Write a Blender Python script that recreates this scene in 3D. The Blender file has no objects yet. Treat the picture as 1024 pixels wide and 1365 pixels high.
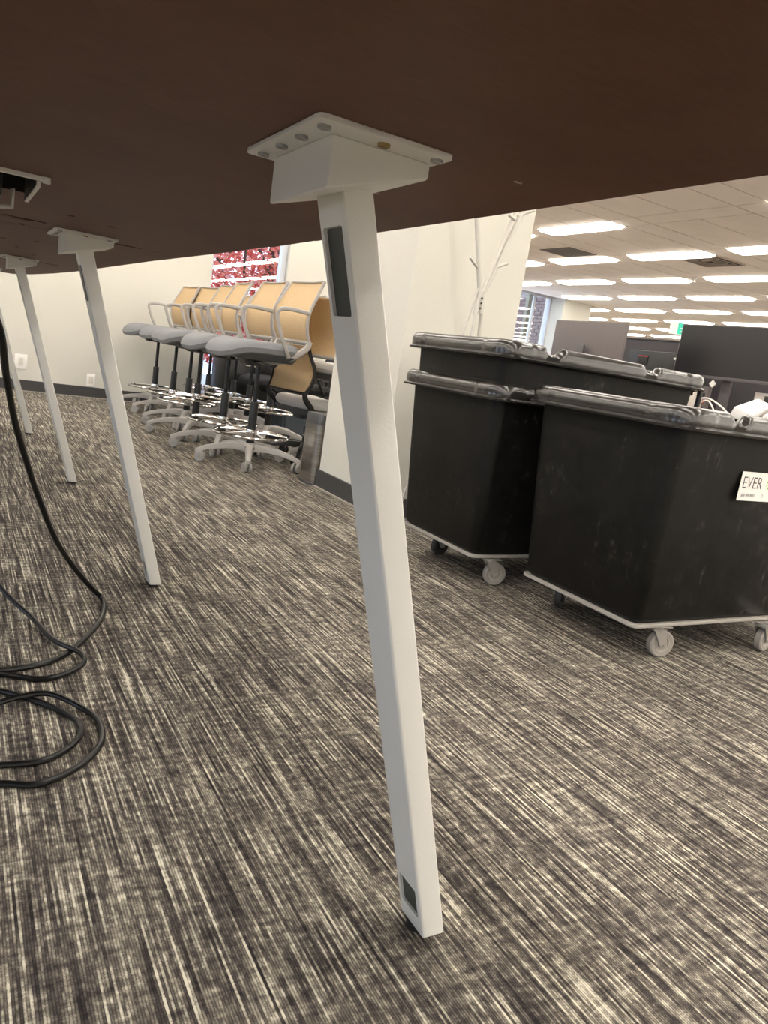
import bpy, bmesh, math, random
from math import sin, cos, pi, radians, atan2, sqrt
from mathutils import Vector, Matrix
random.seed(7)
S = bpy.context.scene
C = S.collection

# ------------------------------------------------------------------ camera
PITCH, ROLL, EYE = radians(11.22), radians(8.70), 0.74
fw = Vector((.515, .857, 0)).normalized(); rt = Vector((.857, -.515, 0)).normalized(); UP = Vector((0, 0, 1))
f3 = fw * cos(PITCH) - UP * sin(PITCH); u3 = fw * sin(PITCH) + UP * cos(PITCH)
x3 = rt * cos(ROLL) + u3 * sin(ROLL); y3 = -rt * sin(ROLL) + u3 * cos(ROLL)
cam = bpy.data.objects.new('camera', bpy.data.cameras.new('camera')); C.objects.link(cam)
M4 = Matrix((x3, y3, -f3)).transposed().to_4x4(); M4.translation = Vector((0, 0, EYE)); cam.matrix_world = M4
cam.data.lens = 36 * 1000 / 1365; cam.data.sensor_width = 36; cam.data.sensor_fit = 'AUTO'
cam.data.clip_start = .02; cam.data.clip_end = 200
S.camera = cam

# ------------------------------------------------------------------ world, light levels, exposure
LAMP = 10.5          # emission of the ceiling panels
SKY = 3.6
S.view_settings.view_transform = 'Standard'; S.view_settings.look = 'None'
S.view_settings.gamma = 1; S.view_settings.use_curve_mapping = False
S.view_settings.exposure = 0.42
w = bpy.data.worlds.new('overcast'); S.world = w; w.use_nodes = True
bg = w.node_tree.nodes['Background']; bg.inputs[0].default_value = (.66, .79, 1, 1); bg.inputs[1].default_value = SKY

# ------------------------------------------------------------------ materials
MATS = {}
def mat(name, col, rough=.5, metal=0, emit=None, es=0, spec=.5, bump=None, var=None, coat=0):
    if name in MATS: return MATS[name]
    m = bpy.data.materials.new(name); m.use_nodes = True; nt = m.node_tree; b = nt.nodes['Principled BSDF']
    b.inputs['Base Color'].default_value = (*col, 1); b.inputs['Roughness'].default_value = rough
    b.inputs['Metallic'].default_value = metal; b.inputs['Specular IOR Level'].default_value = spec
    b.inputs['Coat Weight'].default_value = coat
    if emit: b.inputs['Emission Color'].default_value = (*emit, 1); b.inputs['Emission Strength'].default_value = es
    if var or bump:
        g = nt.nodes.new('ShaderNodeNewGeometry') if False else nt.nodes.new('ShaderNodeTexCoord')
    if var:   # (scale vec, amount)
        mp = nt.nodes.new('ShaderNodeMapping'); mp.inputs['Scale'].default_value = var[0]
        n = nt.nodes.new('ShaderNodeTexNoise'); n.inputs['Scale'].default_value = 1; n.inputs['Detail'].default_value = 4
        nt.links.new(g.outputs['Object'], mp.inputs[0]); nt.links.new(mp.outputs[0], n.inputs[0])
        r = nt.nodes.new('ShaderNodeMapRange'); r.inputs[1].default_value = .3; r.inputs[2].default_value = .7
        r.inputs[3].default_value = 1 - var[1]; r.inputs[4].default_value = 1 + var[1]
        nt.links.new(n.outputs[0], r.inputs[0])
        mx = nt.nodes.new('ShaderNodeVectorMath'); mx.operation = 'SCALE'; mx.inputs[0].default_value = col
        nt.links.new(r.outputs[0], mx.inputs['Scale']); nt.links.new(mx.outputs[0], b.inputs['Base Color'])
    if bump:
        mp2 = nt.nodes.new('ShaderNodeMapping'); mp2.inputs['Scale'].default_value = bump[0]
        n2 = nt.nodes.new('ShaderNodeTexNoise'); n2.inputs['Scale'].default_value = 1; n2.inputs['Detail'].default_value = 3
        bp = nt.nodes.new('ShaderNodeBump'); bp.inputs['Strength'].default_value = bump[1]; bp.inputs['Distance'].default_value = .002
        nt.links.new(g.outputs['Object'], mp2.inputs[0]); nt.links.new(mp2.outputs[0], n2.inputs[0])
        nt.links.new(n2.outputs[0], bp.inputs['Height']); nt.links.new(bp.outputs[0], b.inputs['Normal'])
    MATS[name] = m; return m

WHITE = mat('white_powder_coat', (.76, .75, .71), .38, bump=((500,)*3, .12))
WALL = mat('cream_paint', (.63, .612, .55), .75, bump=((90,)*3, .25))
BASEM = mat('charcoal_rubber', (.045, .043, .045), .55)
TILE = mat('ceiling_tile', (.95, .85, .785), .95, bump=((160,)*3, .5), var=((3, 3, 3), .03))
TGRID = mat('ceiling_grid', (.26, .20, .16), .7)
DARKM = mat('black_interior', (.012, .012, .013), .6)
SLOT = mat('dark_slot', (.035, .045, .042), .45)
FOOT = mat('black_rubber', (.012, .012, .013), .6)
SCREW = mat('zinc_screw', (.42, .42, .4), .35, .9)
BRASS = mat('brass_screw', (.35, .25, .1), .4, .9)
CABLE = mat('black_cable', (.004, .004, .0045), .32, spec=.35)
LGREY = mat('light_grey_plastic', (.39, .37, .35), .45)
CASTER = mat('grey_caster', (.31, .30, .285), .5)
SEATM = mat('grey_fabric', (.20, .205, .22), .9, bump=((900,)*3, .4), var=((300,)*3, .1))
SEATL = mat('pale_grey_fabric', (.48, .47, .46), .9, bump=((900,)*3, .4))
PANM = mat('graphite_plastic', (.06, .062, .066), .4)
BLACKP = mat('black_plastic', (.011, .011, .012), .35)
GASM = mat('gas_spring_black', (.03, .03, .032), .25, .6)
CHROME = mat('chrome', (.78, .78, .78), .12, 1)
STEEL = mat('brushed_steel', (.36, .34, .32), .28, .95, var=((2, 2, 60), .25))
GALV = mat('zinc_plated', (.55, .53, .5), .38, .8)
WHEELG = mat('grey_rubber_wheel', (.30, .275, .25), .6)
WHEELD = mat('dark_rubber_wheel', (.05, .047, .045), .6)
DOLLY = mat('pale_dolly_board', (.33, .31, .28), .6)
STICK = mat('sticker_paper', (.80, .77, .74), .5)
INKD = mat('sticker_ink', (.06, .06, .065), .6)
INKL = mat('sticker_small_ink', (.35, .34, .34), .6)
INKG = mat('green_ink', (.25, .6, .12), .6)
BOARD = mat('white_laminate', (.86, .83, .80), .4)
SCREEN = mat('monitor_screen', (.016, .015, .017), .3)
MBACK = mat('monitor_back', (.135, .115, .115), .5)
MBEZ = mat('monitor_bezel', (.09, .08, .085), .4)
PART = mat('partition_fabric', (.048, .044, .05), .9, bump=((600,)*3, .4))
DESKM = mat('desk_top', (.22, .19, .17), .5)
PALE = mat('pale_panel', (.50, .46, .42), .6)
YEL = mat('yellow_plastic', (.75, .45, .03), .5)
ORG = mat('orange_paper', (.85, .55, .22), .7)
COAT = mat('white_stand_paint', (.56, .54, .49), .4)
ALU = mat('window_frame_paint', (.55, .57, .62), .4)
BRICK = mat('brick', (.13, .085, .08), .9, bump=((60,)*3, .5), var=((8, 8, 8), .25))
MORTAR = mat('mortar', (.19, .16, .15), .95)
OLIVE = mat('olive_frame', (.17, .16, .11), .6)
GREENM = mat('exit_green', (.03, .42, .30), .5, emit=(.03, .5, .36), es=.5)
WSIGN = mat('exit_white', (.75, .74, .68), .5, emit=(1, .98, .9), es=.15)
BARK = mat('bark', (.045, .03, .028), .9, bump=((40,)*3, .5))
DENIM = mat('slate_cloth', (.035, .045, .055), .9)
OUTG = mat('outdoor_paving', (.30, .30, .30), .9)
LAMPM = mat('lamp_diffuser', (.9, .88, .82), .6, emit=(1, .945, .845), es=LAMP)
VENTM = mat('vent_paint', (.40, .34, .29), .6)
GRILL = mat('grey_grille', (.20, .175, .16), .7)
RED = mat('red_plastic', (.35, .02, .02), .4)

def glass():
    m = bpy.data.materials.new('window_glass'); m.use_nodes = True; nt = m.node_tree; nt.nodes.clear()
    o = nt.nodes.new('ShaderNodeOutputMaterial'); mix = nt.nodes.new('ShaderNodeMixShader')
    t = nt.nodes.new('ShaderNodeBsdfTransparent'); t.inputs[0].default_value = (.97, .98, .985, 1)
    g = nt.nodes.new('ShaderNodeBsdfGlossy'); g.inputs['Roughness'].default_value = .0
    fr = nt.nodes.new('ShaderNodeFresnel'); ge = nt.nodes.new('ShaderNodeNewGeometry')   # thin pane: same index seen from both of its faces
    mr = nt.nodes.new('ShaderNodeMapRange'); mr.inputs[3].default_value = 1.78; mr.inputs[4].default_value = 1 / 1.78
    nt.links.new(ge.outputs['Backfacing'], mr.inputs[0]); nt.links.new(mr.outputs[0], fr.inputs[0])
    nt.links.new(fr.outputs[0], mix.inputs[0]); nt.links.new(t.outputs[0], mix.inputs[1]); nt.links.new(g.outputs[0], mix.inputs[2])
    nt.links.new(mix.outputs[0], o.inputs[0]); return m
GLASS = glass()

def nodes_for(name, rough):
    m = bpy.data.materials.new(name); m.use_nodes = True; nt = m.node_tree
    return m, nt, nt.nodes['Principled BSDF']
def noise(nt, src, scale, detail=2, rough=.5, rot=0):
    mp = nt.nodes.new('ShaderNodeMapping'); mp.inputs['Scale'].default_value = scale; mp.inputs['Rotation'].default_value = (0, 0, rot)
    n = nt.nodes.new('ShaderNodeTexNoise'); n.inputs['Scale'].default_value = 1; n.inputs['Detail'].default_value = detail; n.inputs['Roughness'].default_value = rough
    nt.links.new(src, mp.inputs[0]); nt.links.new(mp.outputs[0], n.inputs[0]); return n.outputs[0]
def math_(nt, op, a, b=None, c=None):
    n = nt.nodes.new('ShaderNodeMath'); n.operation = op
    for i, v in enumerate((a, b, c)):
        if v is None: continue
        if isinstance(v, (int, float)): n.inputs[i].default_value = v
        else: nt.links.new(v, n.inputs[i])
    return n.outputs[0]
def ramp(nt, v, stops):
    r = nt.nodes.new('ShaderNodeValToRGB'); e = r.color_ramp.elements
    e[0].position, e[0].color = stops[0][0], (*stops[0][1], 1); e[1].position, e[1].color = stops[-1][0], (*stops[-1][1], 1)
    for p, c in stops[1:-1]: k = e.new(p); k.color = (*c, 1)
    nt.links.new(v, r.inputs[0]); return r.outputs[0]

def carpet():
    m, nt, b = nodes_for('striped_carpet', 1)
    tc = nt.nodes.new('ShaderNodeTexCoord').outputs['Object']
    sp = nt.nodes.new('ShaderNodeSeparateXYZ'); nt.links.new(tc, sp.inputs[0]); X_, Y_ = sp.outputs[0], sp.outputs[1]
    xr = math_(nt, 'MULTIPLY', X_, 1 / .0036); row = math_(nt, 'FLOOR', xr); u_ = math_(nt, 'FRACT', xr)
    prof = math_(nt, 'SINE', math_(nt, 'MULTIPLY', u_, pi))              # rounded yarn, dark gap between rows
    def rownoise(k, fy, det=1):
        c = nt.nodes.new('ShaderNodeCombineXYZ'); nt.links.new(math_(nt, 'MULTIPLY', row, k), c.inputs[0]); nt.links.new(math_(nt, 'MULTIPLY', Y_, fy), c.inputs[1])
        n = nt.nodes.new('ShaderNodeTexNoise'); n.inputs['Scale'].default_value = 1; n.inputs['Detail'].default_value = det; nt.links.new(c.outputs[0], n.inputs[0]); return n.outputs[0]
    long_ = rownoise(13.37, 5.0, 1)
    dash = rownoise(5.71, 70, 1)
    fibre = noise(nt, tc, (700, 420, 1), 1, .5)
    cross = noise(nt, tc, (24, 70, 1), 2, .6)        # short dark cross bands
    coarse = noise(nt, tc, (90, 3, 1), 1, .5)
    patch = noise(nt, tc, (5, 6, 1), 3, .6)
    v = math_(nt, 'MULTIPLY_ADD', long_, 1.25, math_(nt, 'MULTIPLY', dash, .55))
    v = math_(nt, 'MULTIPLY_ADD', cross, .56, v)
    v = math_(nt, 'MULTIPLY_ADD', coarse, .30, v)
    v = math_(nt, 'MULTIPLY_ADD', patch, .26, v)
    v = math_(nt, 'MULTIPLY_ADD', fibre, .35, v)
    v = math_(nt, 'MULTIPLY_ADD', prof, .16, v)
    v = math_(nt, 'MULTIPLY', v, .2905)
    col = ramp(nt, v, [(.40, (.020, .017, .018)), (.465, (.060, .051, .049)), (.51, (.125, .111, .096)), (.55, (.27, .245, .20)), (.61, (.66, .62, .52))])
    nt.links.new(col, b.inputs['Base Color']); b.inputs['Roughness'].default_value = .95; b.inputs['Specular IOR Level'].default_value = .15
    bp = nt.nodes.new('ShaderNodeBump'); bp.inputs['Strength'].default_value = .6; bp.inputs['Distance'].default_value = .003
    nt.links.new(v, bp.inputs['Height']); nt.links.new(bp.outputs[0], b.inputs['Normal'])
    return m
CARPET = carpet()

def tabletop_mat():
    m, nt, b = nodes_for('brown_backing', 1)
    tc = nt.nodes.new('ShaderNodeTexCoord').outputs['Object']
    n1 = noise(nt, tc, (4, 4, 4), 4, .6); n2 = noise(nt, tc, (60, 300, 60), 3, .6); n3 = noise(nt, tc, (20, 24, 20), 5, .65)
    v = math_(nt, 'MULTIPLY_ADD', n2, .25, math_(nt, 'MULTIPLY_ADD', n3, .2, math_(nt, 'MULTIPLY', n1, .35)))
    nt.links.new(ramp(nt, v, [(.28, (.094, .034, .017)), (.55, (.155, .072, .042))]), b.inputs['Base Color'])
    b.inputs['Roughness'].default_value = .55; b.inputs['Specular IOR Level'].default_value = .35
    bp = nt.nodes.new('ShaderNodeBump'); bp.inputs['Strength'].default_value = .12; bp.inputs['Distance'].default_value = .001
    nt.links.new(n2, bp.inputs['Height']); nt.links.new(bp.outputs[0], b.inputs['Normal'])
    return m
TABM = tabletop_mat()

def binplastic():
    m, nt, b = nodes_for('black_polyethylene', 1)
    tc = nt.nodes.new('ShaderNodeTexCoord').outputs['Object']
    big = noise(nt, tc, (5, 5, 4), 5, .65); scr = noise(nt, tc, (55, 55, 9), 5, .7); fine = noise(nt, tc, (30, 30, 30), 6, .75)
    msk = math_(nt, 'MULTIPLY', math_(nt, 'GREATER_THAN', scr, .632), math_(nt, 'GREATER_THAN', big, .50))
    v = math_(nt, 'MULTIPLY_ADD', msk, .12, math_(nt, 'MULTIPLY', math_(nt, 'MULTIPLY', big, fine), 1.0))
    nt.links.new(ramp(nt, v, [(.18, (.004, .0038, .0036)), (.31, (.008, .0075, .007)), (.40, (.026, .024, .021)), (.54, (.10, .095, .085))]), b.inputs['Base Color'])
    nt.links.new(ramp(nt, fine, [(.3, (.36,)*3), (.7, (.55,)*3)]), b.inputs['Roughness'])
    b.inputs['Specular IOR Level'].default_value = .24
    bp = nt.nodes.new('ShaderNodeBump'); bp.inputs['Strength'].default_value = .2; bp.inputs['Distance'].default_value = .002
    nt.links.new(fine, bp.inputs['Height']); nt.links.new(bp.outputs[0], b.inputs['Normal'])
    return m
BINM = binplastic()
RIMM = mat('worn_black_rim', (.016, .0145, .014), .2, spec=.75, bump=((28,)*3, .55), var=((14, 14, 14), .5))

def meshm():
    m, nt, b = nodes_for('tan_mesh', 1)
    tc = nt.nodes.new('ShaderNodeTexCoord').outputs['Object']
    n = noise(nt, tc, (500, 500, 500), 1)
    nt.links.new(ramp(nt, n, [(.3, (.43, .29, .15)), (.7, (.62, .45, .26))]), b.inputs['Base Color'])
    b.inputs['Roughness'].default_value = .8; return m
MESHM = meshm()
def leafm():
    m, nt, b = nodes_for('red_leaves', 1)
    g = nt.nodes.new('ShaderNodeNewGeometry')
    nt.links.new(ramp(nt, g.outputs['Random Per Island'], [(0, (.42, .05, .06)), (.35, (.72, .13, .10)), (.65, (.88, .32, .22)), (1, (.80, .52, .54))]), b.inputs['Base Color'])
    b.inputs['Roughness'].default_value = .7
    tr_ = nt.nodes.new('ShaderNodeBsdfTranslucent'); mx = nt.nodes.new('ShaderNodeMixShader'); mx.inputs[0].default_value = .55
    nt.links.new(b.inputs['Base Color'].links[0].from_socket, tr_.inputs[0]); nt.links.new(b.outputs[0], mx.inputs[1]); nt.links.new(tr_.outputs[0], mx.inputs[2])
    nt.links.new(mx.outputs[0], nt.nodes['Material Output'].inputs[0]); return m
LEAF = leafm()

# ------------------------------------------------------------------ helpers
def tag(o, label=None, cat=None, group=None, kind=None):
    for k, v in (('label', label), ('category', cat), ('group', group), ('kind', kind)):
        if v: o[k] = v
    return o
def empty(name, loc=(0, 0, 0), rz=0, **k):
    o = bpy.data.objects.new(name, None); C.objects.link(o); o.location = loc; o.rotation_euler = (0, 0, rz)
    o.empty_display_size = .05; return tag(o, **k)
def finish(bm, name, m, parent=None, bevel=0, seg=2, smooth=True, ang=35):
    bmesh.ops.recalc_face_normals(bm, faces=bm.faces)
    if bevel:
        es = [e for e in bm.edges if len(e.link_faces) == 2 and e.calc_face_angle(0) > radians(25)]
        bmesh.ops.bevel(bm, geom=es, offset=bevel, segments=seg, profile=.6, affect='EDGES', clamp_overlap=True)
    bmesh.ops.recalc_face_normals(bm, faces=bm.faces)
    me = bpy.data.meshes.new(name); bm.to_mesh(me); bm.free(); me.materials.append(m)
    if smooth:
        me.shade_smooth()
        try: me.set_sharp_from_angle(angle=radians(ang))
        except Exception: pass
    o = bpy.data.objects.new(name, me); C.objects.link(o)
    if parent: o.parent = parent
    return o
def B(): return bmesh.new()
def box(bm, x0, x1, y0, y1, z0, z1, M=None):
    vs = [bm.verts.new((x, y, z)) for z in (z0, z1) for x, y in ((x0, y0), (x1, y0), (x1, y1), (x0, y1))]
    for f in ((0, 3, 2, 1), (4, 5, 6, 7), (0, 1, 5, 4), (1, 2, 6, 5), (2, 3, 7, 6), (3, 0, 4, 7)): bm.faces.new([vs[i] for i in f])
    if M is not None:
        for v in vs: v.co = M @ v.co
    return vs
def hexa(bm, bot, top):
    vs = [bm.verts.new(p) for p in list(bot) + list(top)]; n = len(bot)
    bm.faces.new(vs[:n][::-1]); bm.faces.new(vs[n:])
    for i in range(n): j = (i + 1) % n; bm.faces.new((vs[i], vs[j], vs[n + j], vs[n + i]))
def tube(bm, pts, r, n=8, closed=False, ry=None):
    pts = [Vector(p) for p in pts]; N = len(pts); rings = []; prev = None
    for i, p in enumerate(pts):
        if closed: t = pts[(i + 1) % N] - pts[i - 1]
        else: t = pts[min(i + 1, N - 1)] - pts[max(i - 1, 0)]
        t.normalize()
        if prev is None:
            a = Vector((0, 0, 1)) if abs(t.z) < .9 else Vector((1, 0, 0)); u = t.cross(a).normalized()
        else:
            u = prev - t * prev.dot(t); u.normalize()
        v = t.cross(u); prev = u
        rr = r[i] if isinstance(r, (list, tuple)) else r; r2 = (ry[i] if isinstance(ry, (list, tuple)) else ry) if ry else rr
        rings.append([bm.verts.new(p + u * (rr * cos(2 * pi * k / n)) + v * (r2 * sin(2 * pi * k / n))) for k in range(n)])
    for i in range(N if closed else N - 1):
        a, b = rings[i], rings[(i + 1) % N]
        for k in range(n): bm.faces.new((a[k], a[(k + 1) % n], b[(k + 1) % n], b[k]))
    if not closed: bm.faces.new(rings[0][::-1]); bm.faces.new(rings[-1])
def smoothpts(pts, k=6):
    P = [Vector(p) for p in pts]; out = []
    for i in range(len(P) - 1):
        p0 = P[max(i - 1, 0)]; p1 = P[i]; p2 = P[i + 1]; p3 = P[min(i + 2, len(P) - 1)]
        for j in range(k):
            t = j / k
            out.append(.5 * ((2 * p1) + (p2 - p0) * t + (2 * p0 - 5 * p1 + 4 * p2 - p3) * t * t + (3 * p1 - p0 - 3 * p2 + p3) * t ** 3))
    out.append(P[-1]); return out
def cyl(bm, c, r, h, axis='Z', n=20, r2=None):
    c = Vector(c); A = {'X': (1, 0, 0), 'Y': (0, 1, 0), 'Z': (0, 0, 1)}
    ax = Vector(A[axis]) if isinstance(axis, str) else Vector(axis).normalized()
    tube(bm, [c - ax * h / 2, c + ax * h / 2], [r, r2 if r2 is not None else r], n)
def lathe(bm, prof, c, ax, n=24):
    """closed profile (radius, along axis) swept round the axis"""
    ax = Vector(ax).normalized(); c = Vector(c); a = Vector((0, 0, 1)) if abs(ax.z) < .9 else Vector((1, 0, 0))
    u = ax.cross(a).normalized(); v = ax.cross(u)
    R = [[bm.verts.new(c + ax * s + (u * cos(2 * pi * k / n) + v * sin(2 * pi * k / n)) * r) for r, s in prof] for k in range(n)]
    m = len(prof)
    for k in range(n):
        for i in range(m):
            bm.faces.new((R[k][i], R[k][(i + 1) % m], R[(k + 1) % n][(i + 1) % m], R[(k + 1) % n][i]))
def prism(bm, outline, z0, z1):
    hexa(bm, [(x, y, z0) for x, y in outline], [(x, y, z1) for x, y in outline])
def rrect(x0, x1, y0, y1, r, n=5):
    o = []
    for cx, cy, a0 in ((x1 - r, y1 - r, 0), (x0 + r, y1 - r, 90), (x0 + r, y0 + r, 180), (x1 - r, y0 + r, 270)):
        for k in range(n + 1): a = radians(a0 + 90 * k / n); o.append((cx + r * cos(a), cy + r * sin(a)))
    return o
def rr3(x0, x1, y0, y1, r, z): return [(x, y, z) for x, y in rrect(x0, x1, y0, y1, r, 4)]
def copy_tree(o, parent=None):
    c = o.copy(); C.objects.link(c); c.parent = parent
    for ch in list(o.children): copy_tree(ch, c)
    return c
def struct(name, *boxes, m=WALL, bevel=0):
    bm = B()
    for b in boxes: box(bm, *b)
    return tag(finish(bm, name, m, bevel=bevel, smooth=False), kind='structure')

# ------------------------------------------------------------------ setting
CEIL = 2.55; WY_ = 7.52
struct('floor', (-5.2, 22.2, -20, WY_ + .2, -.12, 0), (5, 22.2, WY_ + .2, 12.9, -.12, 0), (11.6, 22.2, 12.9, 27.2, -.12, 0), m=CARPET)
ceil = struct('ceiling', (-5.2, 22.2, -20, WY_ + .2, CEIL + .02, CEIL + .3), (5, 22.2, WY_ + .2, 12.9, CEIL + .02, CEIL + .3), (11.6, 22.2, 12.9, 27.2, CEIL + .02, CEIL + .3), m=TGRID)
# back wall with the window opening (X 2.17 .. 2.95)
WY = 7.52
struct('wall_back', (-5.2, 2.17, WY, WY + .2, 0, CEIL + .02), (2.95, 5.2, WY, WY + .2, 0, CEIL + .02), (2.17, 2.95, WY, WY + .2, 2.3, CEIL + .02), (2.17, 2.95, WY, WY + .2, 0, .12))
struct('baseboard_back', (-5.0, 2.17, WY - .012, WY, 0, .1), m=BASEM, bevel=.003)
struct('trim_1', (-5.0, 2.17, WY - .022, WY - .012, 0, .008), m=mat('floor_bead', (.33, .30, .26), .7))
wf = empty('window_1', (2.56, WY + .1, .12), kind='structure')
bm = B()
for b in ((-.39, -.36, -.03, .03, 0, 2.18), (.335, .39, -.05, .05, 0, 2.18), (-.39, .39, -.03, .03, 0, .04), (-.39, .39, -.03, .03, 2.14, 2.18)): box(bm, *b)
finish(bm, 'window_frame', ALU, wf, .004)
bm = B(); box(bm, -.36, .335, -.003, .003, .04, 2.14); finish(bm, 'window_pane', GLASS, wf, smooth=False)
# side walls, far walls
struct('wall_side', (5.0, 5.2, WY + .2, 12.7, 0, CEIL + .02))
struct('wall_far', (5.0, 9.4, 12.7, 12.9, 0, CEIL + .02), (11.6, 11.8, 12.9, 27.2, 0, CEIL + .02), (11.6, 22.2, 27.0, 27.2, 0, CEIL + .02))
struct('wall_right', (22.0, 22.2, -20, 27.2, 0, CEIL + .02))
struct('wall_near', (-5.2, 22.2, -20.2, -20, 0, CEIL + .02))
# left wall: piers between tall openings that let the daylight in
segs = [(-5.2, -5.0, y0, y1, 0, CEIL + .02) for y0, y1 in ((-20, -7), (-5.4, -3.6), (-2.0, -.2), (1.4, 3.2), (4.8, WY))]
segs += [(-5.2, -5.0, -7, 4.8, 0, .4), (-5.2, -5.0, -7, 4.8, 2.3, CEIL + .02)]
struct('wall_left', *segs)
# free-standing column
col = struct('wall_column', (1.807, 2.44, 3.07, 3.77, 0, CEIL + .02))
struct('baseboard_column', (1.795, 2.452, 3.058, 3.782, 0, .1), m=BASEM, bevel=.003)
struct('trim_2', (1.783, 2.46, 3.046, 3.79, 0, .008), m=MATS['floor_bead'])
# far window and column
w2 = empty('window_2', (10.35, 12.8, 0), kind='structure')
bm = B()
for b in ((-.98, -.92, -.05, .05, 0, 2.55), (.6, .64, -.05, .05, 0, 2.55), (.17, .22, -.03, .03, 0, 2.55), (-.95, .63, -.04, .04, 0, .08)): box(bm, *b)
finish(bm, 'window_frame', ALU, w2, .004)
for a, b_ in ((-.92, .17), (.22, .6)):
    bm = B(); box(bm, a, b_, -.003, .003, .08, 2.55); finish(bm, 'window_pane', GLASS, w2, smooth=False)
bm = B(); box(bm, .30, .44, .3, .4, 0, 2.6); box(bm, .44, .7, .3, .4, 1.45, 1.49)
finish(bm, 'door_frame', OLIVE, w2, .004)
struct('wall_column_far', (10.98, 11.75, 12.35, 12.95, 0, CEIL + .02))
# brick wall outside that window: courses built one by one
bwall = struct('wall_brick', (11.5, 11.59, 12.96, 16.0, -.15, 3.2), m=MORTAR)
bm = B(); box(bm, -.012, .03, 0, .2, 0, .064); proto = finish(bm, 'brick', BRICK, bwall, .004, 1, smooth=False)
first = True
for r in range(15):
    for k in range(9):
        o = proto if first else proto.copy()
        if not first: C.objects.link(o)
        first = False; o.parent = bwall; o.location = (11.49, 13.0 + .213 * k + (.1 if r % 2 else 0), 1.5 + r * .078)
struct('ground_outside', (-30, 60, 27.4, 70, -.3, -.15), (-30, 5.0, WY + .2, 27.4, -.3, -.15), m=OUTG)
struct('ground_left', (-60, -5.2, -40, 27.4, -.3, -.15), m=OUTG)

# ceiling tiles: 1.52 m module = 4 ft + 1 ft both ways
MOD, SLOTW, LONG = 1.524, .30, 1.19
GX0, GY0 = 6.14, 6.895       # centre of one light slot
gap = .0075
def tile_mesh(sx, sy):
    bm = B(); box(bm, -sx/2 + gap, sx/2 - gap, -sy/2 + gap, sy/2 - gap, 0, .018)
    bmesh.ops.recalc_face_normals(bm, faces=bm.faces); me = bpy.data.meshes.new('ceiling_tile'); bm.to_mesh(me); bm.free(); me.materials.append(TILE); return me
TM = {k: tile_mesh(*k) for k in ((SLOTW, LONG), (SLOTW, MOD - LONG), (MOD - SLOTW, LONG / 2), (MOD - SLOTW, MOD - LONG))}
tiles_bm = B(); ntile = 0
def inview(x, y, z=CEIL, mg=60):
    d = Vector((x, y, z - EYE)); zz = d.dot(f3)
    if zz < .1: return False
    px = 512 + 1000 * d.dot(x3) / zz; py = 682.5 - 1000 * d.dot(y3) / zz
    return 690 - mg < px < 1024 + mg and 235 - mg / 2 < py < 1365
lights, rest_lights = [], []
for i in range(-7, 11):
    for j in range(-18, 14):
        cx, cy = GX0 + i * MOD, GY0 + j * MOD
        if cx < -4.5 or cx > 21.5 or cy < -19 or cy > 26: continue
        if cx < 4.5 and cy > 6.95: continue
        if cx < 12 and cy > 12.2: continue
        lit = not (i == 0 and j == -1)
        ins = inview(cx, cy) and cx > 4
        cells = [(cx, cy + MOD / 2, (SLOTW, MOD - LONG)), (cx + MOD / 2, cy - LONG / 4, (MOD - SLOTW, LONG / 2)), (cx + MOD / 2, cy + LONG / 4, (MOD - SLOTW, LONG / 2)), (cx + MOD / 2, cy + MOD / 2, (MOD - SLOTW, MOD - LONG))]
        vis = ins and inview(cx, cy, mg=15) and (cx + .15) / (cy - .6) > .80
        if cx < 5.2 and cy > 6.95: lit = False; cells = cells[:4]
        if lit: (lights if vis else rest_lights).append((cx, cy))
        elif cx > 5.2 or cy < 6.95: cells.append((cx, cy, (SLOTW, LONG)))
        for tx, ty, k in cells:
            if tx - k[0] / 2 < 5.0 and ty + k[1] / 2 > 7.6: continue
            if (i, j) == (0, 1) and k == (MOD - SLOTW, LONG / 2) and ty > cy - .5: pass
            if ins and cx < 14.5 and ntile < 300:
                o = bpy.data.objects.new('ceiling_tile', TM[k]); C.objects.link(o); o.parent = ceil; o.location = (tx, ty, CEIL); ntile += 1
            else:
                sx, sy = k; box(tiles_bm, tx - sx/2 + gap, tx + sx/2 - gap, ty - sy/2 + gap, ty + sy/2 - gap, CEIL, CEIL + .018)
tag(finish(tiles_bm, 'ceiling_tile_field', TILE, ceil, smooth=False), kind='stuff')
# light fixtures
def light_frame():
    bm = B(); a, b = SLOTW / 2 - .004, LONG / 2 - .004
    box(bm, -a, a, -b, -b + .012, -.004, .018); box(bm, -a, a, b - .012, b, -.004, .018); box(bm, -a, -a + .01, -b + .012, b - .012, -.004, .018); box(bm, a - .01, a, -b + .012, b - .012, -.004, .018)
    return bm
L0 = None
names = {(0, 0): 'ceiling light panel nearest the white column and table edge',
         (1, -1): 'ceiling light panel cut by the right edge of the photo, nearest one',
         (1, 0): 'ceiling light panel directly in front of the square air vent',
         (1, 1): 'ceiling light panel beside the grey ceiling grille',
         (2, 0): 'ceiling light panel at the right edge, second one down from the top',
         (2, 1): 'long ceiling light panel under the air vent, beside the sprinkler',
         (2, 2): 'ceiling light panel in the third row down, left one beyond the grey grille',
         (2, 3): 'ceiling light panel half hidden behind the edge of the white column'}
ORD = 'first second third fourth fifth sixth seventh eighth ninth tenth eleventh twelfth thirteenth fourteenth'.split()
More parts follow.
